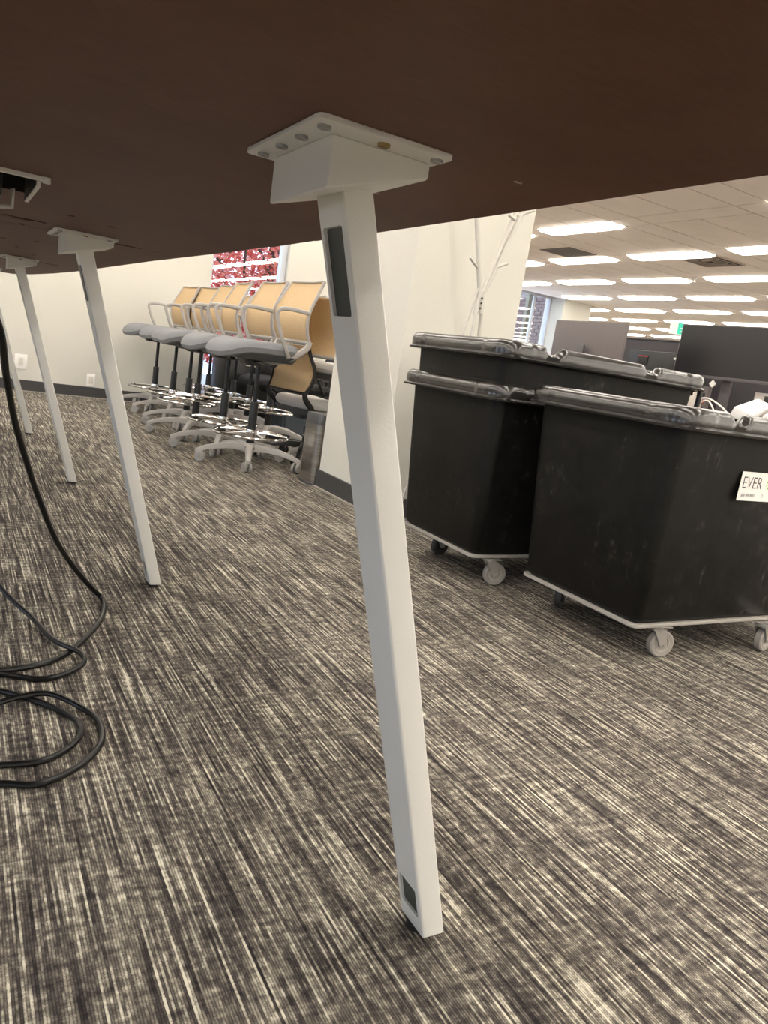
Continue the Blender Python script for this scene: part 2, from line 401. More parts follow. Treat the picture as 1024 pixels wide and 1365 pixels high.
for cx, cy in lights:
    if L0 is None:
        L0 = empty('ceiling_light', (cx, cy, CEIL)); o = L0
        finish(light_frame(), 'frame', mat('lamp_frame', (.7, .62, .5), .5), L0, smooth=False)
        bm = B(); hexa(bm, rr3(-SLOTW/2 + .03, SLOTW/2 - .03, -LONG/2 + .05, LONG/2 - .05, .03, -.030), rr3(-SLOTW/2 + .012, SLOTW/2 - .012, -LONG/2 + .014, LONG/2 - .014, .01, .004)); finish(bm, 'diffuser', LAMPM, L0, smooth=False)
    else: o = copy_tree(L0); o.location = (cx, cy, CEIL)
    i, j = round((cx - GX0) / MOD), round((cy - GY0) / MOD)
    rows_ = sorted(y for x, y in lights if round((x - GX0) / MOD) == i)
    m_ = len(rows_) - rows_.index(cy)
    tag(o, names.get((i, j), 'ceiling light panel in the %s row back, %s from the left end' % (ORD[i], ORD[m_ - 1])), 'light', 'ceiling light panels')
bm = B()
for cx, cy in rest_lights: box(bm, cx - SLOTW/2 + .014, cx + SLOTW/2 - .014, cy - LONG/2 + .016, cy + LONG/2 - .016, CEIL - .02, CEIL + .01)
tag(finish(bm, 'ceiling_light_rows', LAMPM, smooth=False), 'further ceiling light panels outside the view, over the rest of the room', 'light', kind='stuff')
# vent, grille, sprinkler
v = empty('air_vent', (8.1, 6.62, CEIL), label='square louvred air vent in the ceiling beside a light panel', cat='vent')
for k in range(4):
    a = .29 - k * .07; bm = B(); t = .02
    box(bm, -a, a, -a, -a + t, -.012 - .002 * k, .0); box(bm, -a, a, a - t, a, -.012 - .002 * k, .0); box(bm, -a, -a + t, -a + t, a - t, -.012 - .002 * k, .0); box(bm, a - t, a, -a + t, a - t, -.012 - .002 * k, .0)
    finish(bm, 'louvre', VENTM, v, smooth=False)
bm = B(); box(bm, -.28, .28, -.28, .28, -.004, -.001); finish(bm, 'backing', DARKM, v, smooth=False)
g = empty('ceiling_grille', (7.18, 8.2, CEIL), label='flat grey return-air grille in the ceiling nearest the column', cat='grille')
bm = B(); box(bm, -.25, .25, -.3, .3, -.006, -.001); finish(bm, 'panel', GRILL, g, smooth=False)
for k in range(12): bm = B(); box(bm, -.24 + k * .042, -.225 + k * .042, -.29, .29, -.01, -.006); finish(bm, 'slat', GRILL, g, smooth=False)
for (x, y, lb) in ((9.14, 7.66, 'small ceiling sprinkler head between two light panels, right side'), (7.25, 10.7, 'small ceiling sprinkler head close to the column edge')):
    s = empty('sprinkler', (x, y, CEIL), label=lb, cat='sprinkler')
    bm = B(); cyl(bm, (0, 0, -.006), .035, .012); finish(bm, 'escutcheon', GALV, s)
    bm = B(); cyl(bm, (0, 0, -.03), .008, .05, n=8); cyl(bm, (0, 0, -.056), .018, .004, n=12); finish(bm, 'nozzle', GALV, s)

# ------------------------------------------------------------------ exit sign
e = empty('exit_sign', (12.95, 11.02, 2.3), rz=radians(-40), label='green and white exit sign hanging from the ceiling beyond the screens', cat='sign')
bm = B(); box(bm, -.15, .2, -.02, .02, -.12, .12); finish(bm, 'housing', WSIGN, e, .004)
bm = B(); box(bm, 0, .19, -.024, -.02, -.11, .11); finish(bm, 'green_field', GREENM, e, smooth=False)
bm = B()
hexa(bm, [(.10, -.029, -.09), (.125, -.029, -.09), (.125, -.0245, -.09), (.10, -.0245, -.09)], [(.085, -.029, .03), (.115, -.029, .03), (.115, -.0245, .03), (.085, -.0245, .03)])
cyl(bm, (.105, -.027, .06), .018, .004, 'Y', 12)
box(bm, .05, .15, -.029, -.0245, .005, .02); box(bm, .06, .1, -.029, -.0245, -.06, -.045); box(bm, .12, .165, -.029, -.0245, -.03, -.015)
finish(bm, 'running_figure', WSIGN, e, smooth=False)
bm = B(); box(bm, -.01, .01, -.01, .01, .12, CEIL - 2.3); finish(bm, 'hanger', GALV, e, smooth=False)

# ------------------------------------------------------------------ outlets
def outlet(x, z, label, plate, w_=.075, h_=.115):
    o = empty('wall_outlet', (x, WY, z), label=label, cat='outlet')
    bm = B(); box(bm, -w_/2, w_/2, -.006, 0, -h_/2, h_/2); finish(bm, 'cover_plate', BOARD, o, .002)
    bm = B(); box(bm, -.018, .018, -.009, -.006, -.035, .035); finish(bm, 'socket_face', mat('socket', (.66, .63, .56), .5), o, .001)
outlet(1.14, .165, 'cream outlet plate low on the wall, the one nearer the stools', 0)
outlet(.545, .26, 'cream outlet plate on the wall, the left one seen between table legs', 0, .1, .13)

# ------------------------------------------------------------------ table
tb = empty('conference_table', (0, 0, 0), label='long conference table seen from below, brown underside on splayed white legs', cat='table')
TZ = .92
edge = [(.53, -.40), (.53, 1.1), (.512, 1.76), (.49, 2.3), (.478, 2.85), (.458, 3.65), (.43, 4.2), (.38, 4.8), (.31, 5.25)]
def ex(y):
    for (a, ya), (b, yb) in zip(edge, edge[1:]):
        if ya <= y <= yb: return a + (b - a) * (y - ya) / (yb - ya)
    return edge[-1][0]
CX = -.16
def section(y0, y1):
    ys = sorted({y0, y1} | {y for _, y in edge if y0 < y < y1} | {y0 + (y1 - y0) * k / 8 for k in range(9)})
    rt_ = [(ex(y), y) for y in ys]; lf = [(2 * CX - x, y) for x, y in reversed(rt_)]
    return rt_ + lf
PORT = (-.42, .100, 1.232, 1.44)
for y0, y1 in ((-.40, 1.232), (1.44, 2.0), (2.0, 3.42), (3.42, 5.25)):
    bm = B()
    gapy = .0012
    if y0 == -.40:
        prism(bm, section(-.40, 1.232), TZ, TZ + .028)
        # strips left and right of the cable trough opening
        box(bm, PORT[1], ex(1.3), 1.232, 1.44, TZ, TZ + .028); box(bm, 2 * CX - ex(1.3), PORT[0], 1.232, 1.44, TZ, TZ + .028)
        prism(bm, section(1.44, 2.0 - gapy), TZ, TZ + .028)
        bmesh.ops.remove_doubles(bm, verts=bm.verts, dist=1e-5)
    elif y0 == 1.44: bm.free(); continue
    else: prism(bm, section(y0 + gapy, y1 - gapy), TZ, TZ + .028)
    o = finish(bm, 'tabletop', TABM, tb, smooth=False)
# cable trough
x0, x1, y0, y1 = PORT
bm = B(); box(bm, x0, x1 + .004, y0 - .008, y0 + .002, TZ - .006, TZ); ft = finish(bm, 'trough_frame', WHITE, tb, .0015)
bm = B(); box(bm, x1 - .003, x1 + .003, y0 + .004, y1, TZ - .014, TZ + .0); finish(bm, 'trough_side', WHITE, tb, .0015)
bm = B(); cyl(bm, (x1 + .009, y0 - .004, TZ - .004), .006, .008, n=12); finish(bm, 'corner_cap', WHITE, ft, .001)
bm = B(); box(bm, x0, x1 - .004, y0 + .003, y1, TZ + .026, TZ + .03); box(bm, x1 - .0035, x1 - .003, y0 + .003, y1, TZ - .012, TZ + .03); box(bm, x0, x1 - .004, y0 + .0025, y0 + .003, TZ - .004, TZ + .03); box(bm, x0, x1 - .004, y1 - .001, y1, TZ - .0, TZ + .03)
finish(bm, 'trough_liner', DARKM, tb, smooth=False)
bm = B(); box(bm, x0, .058, y0 + .07, y1 - .02, TZ - .028, TZ + .015); finish(bm, 'power_module', BLACKP, tb, .004)
for bxx in ((-.06, .03, y0 + .05, y0 + .07, TZ - .02, TZ + .004), (.0, .04, y0 + .1, y0 + .15, TZ - .045, TZ - .028)): bm = B(); box(bm, *bxx); finish(bm, 'socket_block', mat('dark_grey_plastic', (.06, .065, .07), .4), tb, .003)
bm = B(); tube(bm, [(.078, y1 - .02, TZ), (.078, y1 - .02, TZ - .028), (.05, y1 - .01, TZ - .032)], .004, 6); finish(bm, 'wire_clip', WHITE, tb)

# brackets and legs:  (plate x0,x1,y0,y1), (leg top x,y), (leg foot x,y)
LEGS = [((.240, .367, .583, .758), (.3155, .688), (.578, .698)),
        ((.190, .325, 1.884, 2.058), (.262, 1.968), (.5375, 2.138)),
        ((.155, .285, 3.31, 3.49), (.222, 3.39), (.492, 3.555)),
        ((.10, .23, 4.70, 4.88), (.165, 4.80), (.425, 4.94))]
for n, (pl, tp, ftp) in enumerate(LEGS):
    px0, px1, py0, py1 = pl
    bm = B(); prism(bm, rrect(px0, px1, py0, py1, .006, 3), TZ - .0045, TZ)
    plate = finish(bm, 'mounting_plate', WHITE, tb, .001)
    for k, (sx, sy) in enumerate(((.012, .018), (.012, .064), (.012, .11), (.012, .157), (.066, .016), (.117, .013), (.117, .16), (.066, .16))):
        bm = B(); x, y = px0 + sx, py0 + sy
        cyl(bm, (x, y, TZ - .0055), .0055, .003, n=14, r2=.0055); box(bm, x - .003, x + .003, y - .0006, y + .0006, TZ - .0075, TZ - .0068)
        finish(bm, 'screw', BRASS if k == 4 else SCREW, plate)
    bx0, bx1, by0, by1 = px0 + .025, px1 - .005, py0 + .030, py1 - .012
    d0, d1 = TZ - .0475, TZ - .018
    bm = B()
    hexa(bm, [(bx0, by0, d0), (bx1, by0, d1), (bx1, by1, d1), (bx0, by1, d0)], [(bx0, by0, TZ - .004), (bx1, by0, TZ - .004), (bx1, by1, TZ - .004), (bx0, by1, TZ - .004)])
    finish(bm, 'leg_bracket', WHITE, tb, .0035, 3)
    ztop = d0 + (d1 - d0) * (tp[0] - bx0) / (bx1 - bx0) + .006
    hw, hd = .0172, .0292; zb = .009
    # leg as four thin walls with real slots in its inner (-X) face
    def P(u, y_, t, _tp=tp, _f=ftp, _zt=ztop):
        """u,y_: offset across the tube; t: 0 foot .. 1 top"""
        return Vector((_f[0] + (_tp[0] - _f[0]) * t + u, _f[1] + (_tp[1] - _f[1]) * t + y_, zb + (_zt - zb) * t))
    bm = B()
    th = .0025
    for (u0, u1, v0, v1) in ((-hw, hw, -hd, hd),):
        hexa(bm, [P(u0, v0, 0), P(u1, v0, 0), P(u1, v1, 0), P(u0, v1, 0)], [P(u0, v0, 1), P(u1, v0, 1), P(u1, v1, 1), P(u0, v1, 1)])
    lg = finish(bm, 'leg', WHITE, tb, .0045, 3)
    for (t0, t1, vv0, vv1, sl) in ((.868, .958, -.0205, .0205, 0), (.032, .082, -.0205, .0205, 0)):
        # recess cut into the leg
        cb = B(); hexa(cb, [P(-hw - .01, vv0, t0), P(-hw + .022, vv0, t0), P(-hw + .022, vv1, t0), P(-hw - .01, vv1, t0)], [P(-hw - .01, vv0, t1), P(-hw + .022, vv0, t1), P(-hw + .022, vv1, t1), P(-hw - .01, vv1, t1)])
        co = finish(cb, 'cutter', SLOT, None, .003, 2, smooth=False)
        md = lg.modifiers.new('slot', 'BOOLEAN'); md.object = co; md.operation = 'DIFFERENCE'; md.solver = 'EXACT'
        dg = bpy.context.evaluated_depsgraph_get(); new = bpy.data.meshes.new_from_object(lg.evaluated_get(dg))
        lg.modifiers.clear(); lg.data = new
        bpy.data.objects.remove(co, do_unlink=True)
        bm = B(); hexa(bm, [P(-hw + .004, vv0, t0), P(-hw + .0215, vv0, t0), P(-hw + .0215, vv1, t0), P(-hw + .004, vv1, t0)], [P(-hw + .004, vv0, t1), P(-hw + .0215, vv0, t1), P(-hw + .0215, vv1, t1), P(-hw + .004, vv1, t1)])
        finish(bm, 'slot_plug', SLOT, lg, smooth=False)
    bm = B(); cyl(bm, P(0, .006, 0) - Vector((0, 0, .0045)), .0185, .009, n=24); finish(bm, 'levelling_foot', FOOT, lg, .001)
# screw holes and pulled-out chips on the underside
holes = [(.19, 1.62), (.04, 1.7), (.27, 1.66), (.13, 1.98), (.2, 2.4), (.12, 2.5), (.17, 2.75), (.05, 2.2), (.1, 2.9), (.24, 3.0)]
for x, y in holes:
    bm = B(); cyl(bm, (x, y, TZ - .0004), .006, .001, n=10); finish(bm, 'screw_hole', DARKM, tb)
CHIP = mat('torn_fibre', (.05, .022, .014), .9); CHIP2 = mat('torn_fibre_red', (.16, .06, .035), .9)
for (x, y, s) in ((.12, 1.86, 1), (.36, 2.0, .9), (.33, 3.42, 1), (.22, 3.25, .6)):
    for k in range(7):
        bm = B(); dx, dy = random.uniform(-.03, .03) * s, random.uniform(-.012, .012) * s
        L = random.uniform(.006, .022); W_ = random.uniform(.003, .008)
        box(bm, x + dx - L, x + dx + L, y + dy - W_, y + dy + W_, TZ - .0008, TZ); finish(bm, 'chipped_patch', CHIP if k % 2 else CHIP2, tb, smooth=False)
for (x, y) in ((.402, .79), (.395, .83), (.45, .60)):
    bm = B(); box(bm, x - .004, x + .004, y - .002, y + .002, TZ - .0006, TZ); finish(bm, 'pale_scuff', mat('scuff', (.45, .38, .33), .8), tb, smooth=False)

# ------------------------------------------------------------------ cables
def cable(pts, r, label, k=8):
    bm = B(); tube(bm, smoothpts(pts, k), r, 10)
    return tag(finish(bm, 'power_cable', CABLE), label, 'cable')
fz = .0065
cable([(-.02, 1.36, .90), (.0, 1.38, .84), (.036, 1.42, .77), (.071, 1.45, .695), (.089, 1.54, .614), (.113, 1.63, .521), (.142, 1.71, .434), (.178, 1.79, .336), (.233, 1.88, .207), (.289, 1.94, .115), (.338, 1.98, .05), (.368, 2.0, .014), (.365, 1.93, fz), (.325, 1.81, fz), (.23, 1.65, fz), (.11, 1.60, fz), (-.1, 1.6, fz)], .0066, 'thick black cable sweeping down from the table trough to the carpet')
cable([(-.02, 2.3, .30), (.06, 2.15, .14), (.125, 2.0, .052), (.186, 1.88, .016), (.225, 1.74, .0095), (.268, 1.64, .0175), (.262, 1.585, .012), (.19, 1.545, fz), (.11, 1.585, fz), (.0, 1.66, .0065)], .006, 'thinner black cable curling back in a bend under the sweeping one')
cable([(-.05, 1.6, fz), (.1, 1.51, fz), (.18, 1.43, fz), (.225, 1.355, fz), (.222, 1.30, fz), (.19, 1.255, fz), (.15, 1.232, fz), (.09, 1.235, fz), (-.05, 1.25, fz)], .0058, 'inner loop of black cable lying on the carpet at left')
cable([(-.05, 1.40, fz), (.06, 1.435, .0065), (.125, 1.455, .014), (.185, 1.452, .019), (.24, 1.40, .0085), (.262, 1.34, fz), (.25, 1.26, fz), (.2, 1.195, fz), (.14, 1.165, fz), (.09, 1.18, fz), (-.05, 1.22, fz)], .0058, 'outer loop of black cable lying on the carpet at left')

# ------------------------------------------------------------------ drafting stools
def seat_bm(hx=.24, hy=.235, th=.045, droop=.045):
    """cushion: rounded-square grid, waterfall front (+x)"""
    bm = B(); N, Mr = 36, 9; rings = []
    def pt(a, k, top):
        ca, sa = cos(a), sin(a); e = 2 / 4.2
        x = hx * math.copysign(abs(ca) ** e, ca); y = hy * math.copysign(abs(sa) ** e, sa)
        s = k; x *= s; y *= s
        xx = x / hx
        edge_ = sqrt(max(0, 1 - max(0, (s - .72) / .28) ** 2.4)) if s > .72 else 1
        z = (th if top else -th * .75) * edge_
        z += -droop * max(0, (xx - .25) / .75) ** 2 + .012 * (y / hy) ** 2 * (1 if top else .3) + .01 * max(0, -xx - .3)
        if not top and xx > .35: z -= .012 * (xx - .35) / .65 * edge_
        return (x, y, z)
    ks = [0.25, .5, .72, .82, .9, .96, 1.0]
    for top, kk in ((True, ks), (False, ks[:-1][::-1])):
        for k in kk: rings.append([bm.verts.new(pt(2 * pi * i / N, k, top)) for i in range(N)])
    for a, b in zip(rings, rings[1:]):
        for i in range(N): bm.faces.new((a[i], a[(i + 1) % N], b[(i + 1) % N], b[i]))
    for r_ in (rings[0], rings[-1]):
        zc = sum(v.co.z for v in r_) / N; c = bm.verts.new((0, 0, zc))
        for i in range(N): bm.faces.new((r_[i], r_[(i + 1) % N], c))
    return bm
def rail_profile(zs, top, bot=.03):
    # back curve measured from the seat (x backwards negative, z above seat top)
    return [(-.205, bot), (-.178, .075), (-.162, .14), (-.165, .20), (-.188, .26), (-.222, .33), (-.252, top)]
def make_chair(name, label, cat, loc, rz, frame=LGREY, meshc=MESHM, seatc=SEATM, zs=.745, ring=.2, arms=True, top=.395, base=LGREY, group=None, deep=.235, spin=0, wheelm=CASTER):
    t = empty(name, (*loc, 0), rz, label=label, cat=cat, group=group)
    s = finish(seat_bm(), 'seat', seatc, t); s.location = (.055, 0, zs - .045)
    bm = B(); hexa(bm, rr3(-.15, .22, -.19, .19, .06, zs - .105), rr3(-.17, .255, -.215, .215, .07, zs - .066)); finish(bm, 'seat_pan', PANM, t, .004)
    bm = B(); hexa(bm, rr3(-.09, .10, -.055, .055, .02, zs - .14), rr3(-.12, .14, -.08, .08, .03, zs - .098)); finish(bm, 'tilt_mechanism', PANM, t, .004)
    bm = B(); tube(bm, [(.06, .05, zs - .12), (.07, .2, zs - .115), (.075, .25, zs - .12)], .006, 6); box(bm, .06, .09, .235, .275, zs - .127, zs - .115); finish(bm, 'lever', GASM, t)
    bm = B(); cyl(bm, (0, 0, (zs - .13 + .3) / 2), .0135, zs - .13 - .3, n=14); finish(bm, 'gas_post', GASM, t)
    stop = .386 if zs > .6 else .24
    bm = B(); cyl(bm, (0, 0, (.11 + stop) / 2), .0255, stop - .11, n=18); finish(bm, 'post_sleeve', BLACKP, t, .002)
    if ring:
        bm = B(); R = .225
        tube(bm, [(R * cos(a), R * sin(a), ring) for a in [2 * pi * k / 32 for k in range(32)]], .0095, 8, True)
        for k in range(5):
            a = 2 * pi * k / 5 + .3; tube(bm, [(.03 * cos(a), .03 * sin(a), ring + .012), (.1 * cos(a), .1 * sin(a), ring + .012), (R * cos(a), R * sin(a), ring)], .0065, 6)
        fr = finish(bm, 'foot_ring', CHROME, t)
        bm = B(); lathe(bm, [(.026, -.016), (.037, -.016), (.04, .0), (.037, .03), (.026, .03)], (0, 0, ring), (0, 0, 1), 18); finish(bm, 'ring_collar', CHROME, fr)
    bm = B(); lathe(bm, [(.012, -.012), (.042, -.01), (.048, .01), (.036, .03), (.012, .032)], (0, 0, .105), (0, 0, 1), 20); finish(bm, 'hub', base, t)
    for k in range(5):
        a = 2 * pi * k / 5 + spin; ca, sa = cos(a), sin(a)
        bm = B(); prof = [(.03, .130, .084, .026), (.12, .130, .094, .024), (.2, .119, .088, .021), (.27, .101, .074, .018), (.315, .082, .056, .016), (.33, .074, .055, .012)]
        rr_ = []
        for d, zt, zb_, hw_ in prof:
            rr_.append([bm.verts.new((d * ca - s_ * hw_ * w_ * sa, d * sa + s_ * hw_ * w_ * ca, z_)) for s_, w_, z_ in ((-1, 1, zb_), (1, 1, zb_), (1, .7, zt), (-1, .7, zt))])
        for p_, q_ in zip(rr_, rr_[1:]):
            for i in range(4): bm.faces.new((p_[i], p_[(i + 1) % 4], q_[(i + 1) % 4], q_[i]))
        bm.faces.new(rr_[0][::-1]); bm.faces.new(rr_[-1])
        arm = finish(bm, 'base_arm', base, t, .003, 2)
        ctr = Vector((.312 * ca, .312 * sa, .031)); b_ = a + 1.1 + .9 * k; ax = Vector((cos(b_), sin(b_), 0)); off = Vector((-ax.y, ax.x, 0)) * .012
        bm = B()
        for sgn in (-1, 1):
            lathe(bm, [(.004, -.009), (.026, -.009), (.031, -.005), (.031, .005), (.026, .009), (.004, .009)], ctr + off + ax * .015 * sgn, ax, 18)
        cyl(bm, ctr + off, .006, .02, ax, 8); cyl(bm, ctr + Vector((0, 0, .025)), .0065, .034, n=8)
        finish(bm, 'caster', wheelm, arm)
    # back
    pr = smoothpts([(x, 0, z) for x, z in rail_profile(zs, top)], 3)
    W2 = deep
    bm = B(); K = 8; rows = []
    inner = [p for p in pr]
    for p in inner:
        f_ = (p.z - .03) / (top - .03); hwid = W2 * (.90 + .10 * sin(pi * min(1, f_ * 1.1))) + .002
        rows.append([bm.verts.new((p.x - .035 * (1 - (2 * k / K - 1) ** 2) * 1, hwid * (2 * k / K - 1), zs + p.z)) for k in range(K + 1)])
    for a_, b_ in zip(rows, rows[1:]):
        for k in range(K): bm.faces.new((a_[k], a_[k + 1], b_[k + 1], b_[k]))
    bk = finish(bm, 'back_mesh', meshc, t); sm = bk.modifiers.new('thickness', 'SOLIDIFY'); sm.thickness = .004
    bm = B()
    for sgn in (-1, 1):
        side = []
        for p in pr:
            f_ = (p.z - .03) / (top - .03); side.append((p.x - .006, sgn * W2 * (.90 + .10 * sin(pi * min(1, f_ * 1.1))), zs + p.z))
        tube(bm, side, .0075, 8, ry=.012)
        # J arm from the back down under the seat
        x0_, y0_, z0_ = side[0]
        tube(bm, smoothpts([(x0_ + .004, y0_, z0_ + .01), (x0_ + .02, y0_ * .99, z0_ - .035), (-.10, y0_ * .9, zs - .075), (-.03, y0_ * .72, zs - .1), (.0, y0_ * .3, zs - .112)], 3), [.014] * 12 + [.012], 8, ry=.02)
    yt = W2 * (.90 + .10 * sin(pi * 1)); zt_ = zs + top
    tube(bm, [(-.25 - .03 * (1 - u * u), yt * u * .92, zt_) for u in [k / 6 - 1 for k in range(13)]], .0045, 6)
    tube(bm, [(-.203 - .03 * (1 - u * u), W2 * .9 * u, zs + .035) for u in [k / 6 - 1 for k in range(13)]], .011, 8)
    finish(bm, 'back_frame', frame, t)
    if arms:
        for sgn in (-1, 1):
            y_ = sgn * (W2 + .012)
            bm = B(); tube(bm, smoothpts([(-.165, y_, zs + .198), (-.08, y_ + sgn * .012, zs + .204), (.0, y_ + sgn * .012, zs + .202), (.034, y_ + sgn * .01, zs + .185), (.036, y_ + sgn * .006, zs + .155), (.0, y_, zs + .06), (-.05, y_ - sgn * .005, zs - .03), (-.075, y_ - sgn * .02, zs - .068)], 4), .0085, 8, ry=.012)
            finish(bm, 'armrest', frame, t)
    return t

G1 = 'tan mesh drafting stools parked in a row'
st0 = make_chair('drafting_stool', 'nearest grey drafting stool with tan mesh back and loop armrests, in front', 'stool', (1.60, 4.36), radians(184), ring=.19, spin=radians(-6), group=G1)
stools = [((1.57, 4.84), 181, .2, 'drafting stool with tan mesh back tucked directly behind the nearest one'),
          ((1.55, 5.42), 176, .285, 'drafting stool with wide tan mesh back in the middle of the front row'),
          ((1.63, 5.96), 182, .2, 'drafting stool third from the left of the front row, back overlapping its neighbour'),
          ((1.68, 6.64), 186, .2, 'drafting stool second from the left, slim tan back against the cream wall'),
          ((1.62, 7.06), 184, .2, 'drafting stool at far left of the row, seat nose pointing furthest left'),
          ((2.11, 5.42), 178, .25, 'drafting stool in the second row just behind the nearest tan back'),
          ((2.14, 5.98), 172, .25, 'second-row drafting stool whose tan back stands below the window middle'),
          ((2.16, 6.46), 187, .25, 'second-row drafting stool partly hidden by the wide middle back'),
          ((2.10, 7.02), 180, .25, 'second-row drafting stool furthest back beside the wall corner')]
for (p, rz, rg, lb) in stools:
    o = copy_tree(st0); o.location = (*p, 0); o.rotation_euler = (0, 0, radians(rz)); o['label'] = lb
    for c in o.children:
        if c.name.startswith('foot_ring'): c.location.z = rg - .19
make_chair('drafting_stool', 'drafting stool facing away, broad tan mesh back seen from behind beside the white leg', 'stool', (2.22, 4.42), radians(32), zs=.675, ring=.2, seatc=SEATL, top=.385, spin=.5, arms=False, group=G1)
make_chair('task_chair', 'black framed low task chair with small tan mesh back and pale seat', 'chair', (2.10, 4.66), radians(12), frame=BLACKP, seatc=SEATL, zs=.43, ring=0, arms=False, top=.30, base=BLACKP, wheelm=BLACKP, spin=.2)
BLK = mat('black_mesh', (.012, .012, .013), .8)
make_chair('task_chair', 'all black low task chair behind the stools under the window, left one', 'chair', (2.62, 6.72), radians(200), frame=BLACKP, meshc=BLK, seatc=BLK, zs=.44, ring=0, top=.32, base=BLACKP, wheelm=BLACKP)
make_chair('task_chair', 'all black low task chair behind the stools, right one near the column', 'chair', (2.75, 6.15), radians(170), frame=BLACKP, meshc=BLK, seatc=BLK, zs=.44, ring=0, top=.32, base=BLACKP, wheelm=BLACKP, spin=.4)
make_chair('task_chair', 'black chair whose base end with chrome fitting peeks in at the left edge', 'chair', (-.09, 5.10), radians(180), frame=BLACKP, meshc=BLK, seatc=BLK, zs=.46, ring=0, top=.3, base=BLACKP, wheelm=BLACKP, spin=pi - .05)
# cabinet added to give a dark mass under the window, and a bag
cb = empty('added_dark_cabinet', (3.0, 7.25, 0), label='black low cabinet added as dark mass under the red leaf window behind the chairs', cat='cabinet')
bm = B(); box(bm, -.75, .75, -.2, .2, .05, .58); finish(bm, 'body', BLACKP, cb, .005)
for k in range(3): bm = B(); box(bm, -.73 + k * .49, -.26 + k * .49, -.215, -.2, .08, .56); d = finish(bm, 'door', BLACKP, cb, .003); bm = B(); box(bm, -.5 + k * .49 - .05, -.5 + k * .49 + .05, -.23, -.215, .5, .51); finish(bm, 'handle', GALV, d, .002)
bm = B(); box(bm, -.73, .73, -.18, .18, 0, .05); finish(bm, 'plinth', DARKM, cb, smooth=False)
bg_ = empty('cloth_bag', (2.42, 5.72, 0), rz=.3, label='dark slate cloth bag standing among the stool posts', cat='bag')
bm = B(); hexa(bm, rr3(-.16, .16, -.1, .1, .05, .0), rr3(-.13, .14, -.06, .07, .03, .34)); bmesh.ops.subdivide_edges(bm, edges=bm.edges[:], cuts=2, use_grid_fill=True)
for v_ in bm.verts: v_.co += Vector((random.uniform(-.008, .008), random.uniform(-.008, .008), 0 if v_.co.z < .01 else random.uniform(-.01, .01)))
finish(bm, 'body', DENIM, bg_, ang=60)
bm = B(); tube(bm, smoothpts([(-.08, 0, .33), (-.06, 0, .42), (.06, 0, .42), (.08, 0, .33)], 5), .008, 6); finish(bm, 'handle', BLACKP, bg_)
# yellow cable tie bits round a caster
yt_ = B(); 
for a in (0, pi): 
    box(yt_, -.012, .012, -.006, .006, 0, .012, Matrix.Translation((1.335 + (.03 if a else -.03), 4.52 + (.035 if a else -.02), 0)) @ Matrix.Rotation(.6, 4, 'Z'))
tag(finish(yt_, 'floor_wedge', YEL, bevel=.002), 'yellow plastic wedge by a caster of the nearest stools', 'wedge')

# ------------------------------------------------------------------ steel waste bin
sb = empty('waste_bin', (1.87, 3.885, 0), label='brushed steel waste bin with black lid against the white column', cat='bin')
bm = B(); prism(bm, rrect(-.095, .095, -.093, .1, .03, 5), .012, .345); finish(bm, 'body', STEEL, sb)
bm = B(); hexa(bm, rr3(-.097, .097, -.095, .102, .03, .345), rr3(-.092, .092, -.09, .097, .03, .40)); finish(bm, 'lid', PANM, sb, .003)
bm = B(); prism(bm, rrect(-.1, .1, -.098, .105, .03, 5), 0, .012); finish(bm, 'foot', PANM, sb)

# ------------------------------------------------------------------ wheeled bins
def perim(x0, x1, y0, y1, r, step=.012):
    segs_ = []
    def line(a, b):
        n = max(2, int((Vector(b) - Vector(a)).length / step)); return [(a[0] + (b[0] - a[0]) * k / n, a[1] + (b[1] - a[1]) * k / n) for k in range(n)]
    P_ = []
    P_ += line((x0 + r, y0), (x1 - r, y0)); P_ += [(x1 - r + r * sin(t), y0 + r - r * cos(t)) for t in [pi / 2 * k / 8 for k in range(8)]]
    P_ += line((x1, y0 + r), (x1, y1 - r)); P_ += [(x1 - r + r * cos(t), y1 - r + r * sin(t)) for t in [pi / 2 * k / 8 for k in range(8)]]
    P_ += line((x1 - r, y1), (x0 + r, y1)); P_ += [(x0 + r - r * sin(t), y1 - r + r * cos(t)) for t in [pi / 2 * k / 8 for k in range(8)]]
    P_ += line((x0, y1 - r), (x0, y0 + r)); P_ += [(x0 + r - r * cos(t), y0 + r - r * sin(t)) for t in [pi / 2 * k / 8 for k in range(8)]]
    return P_
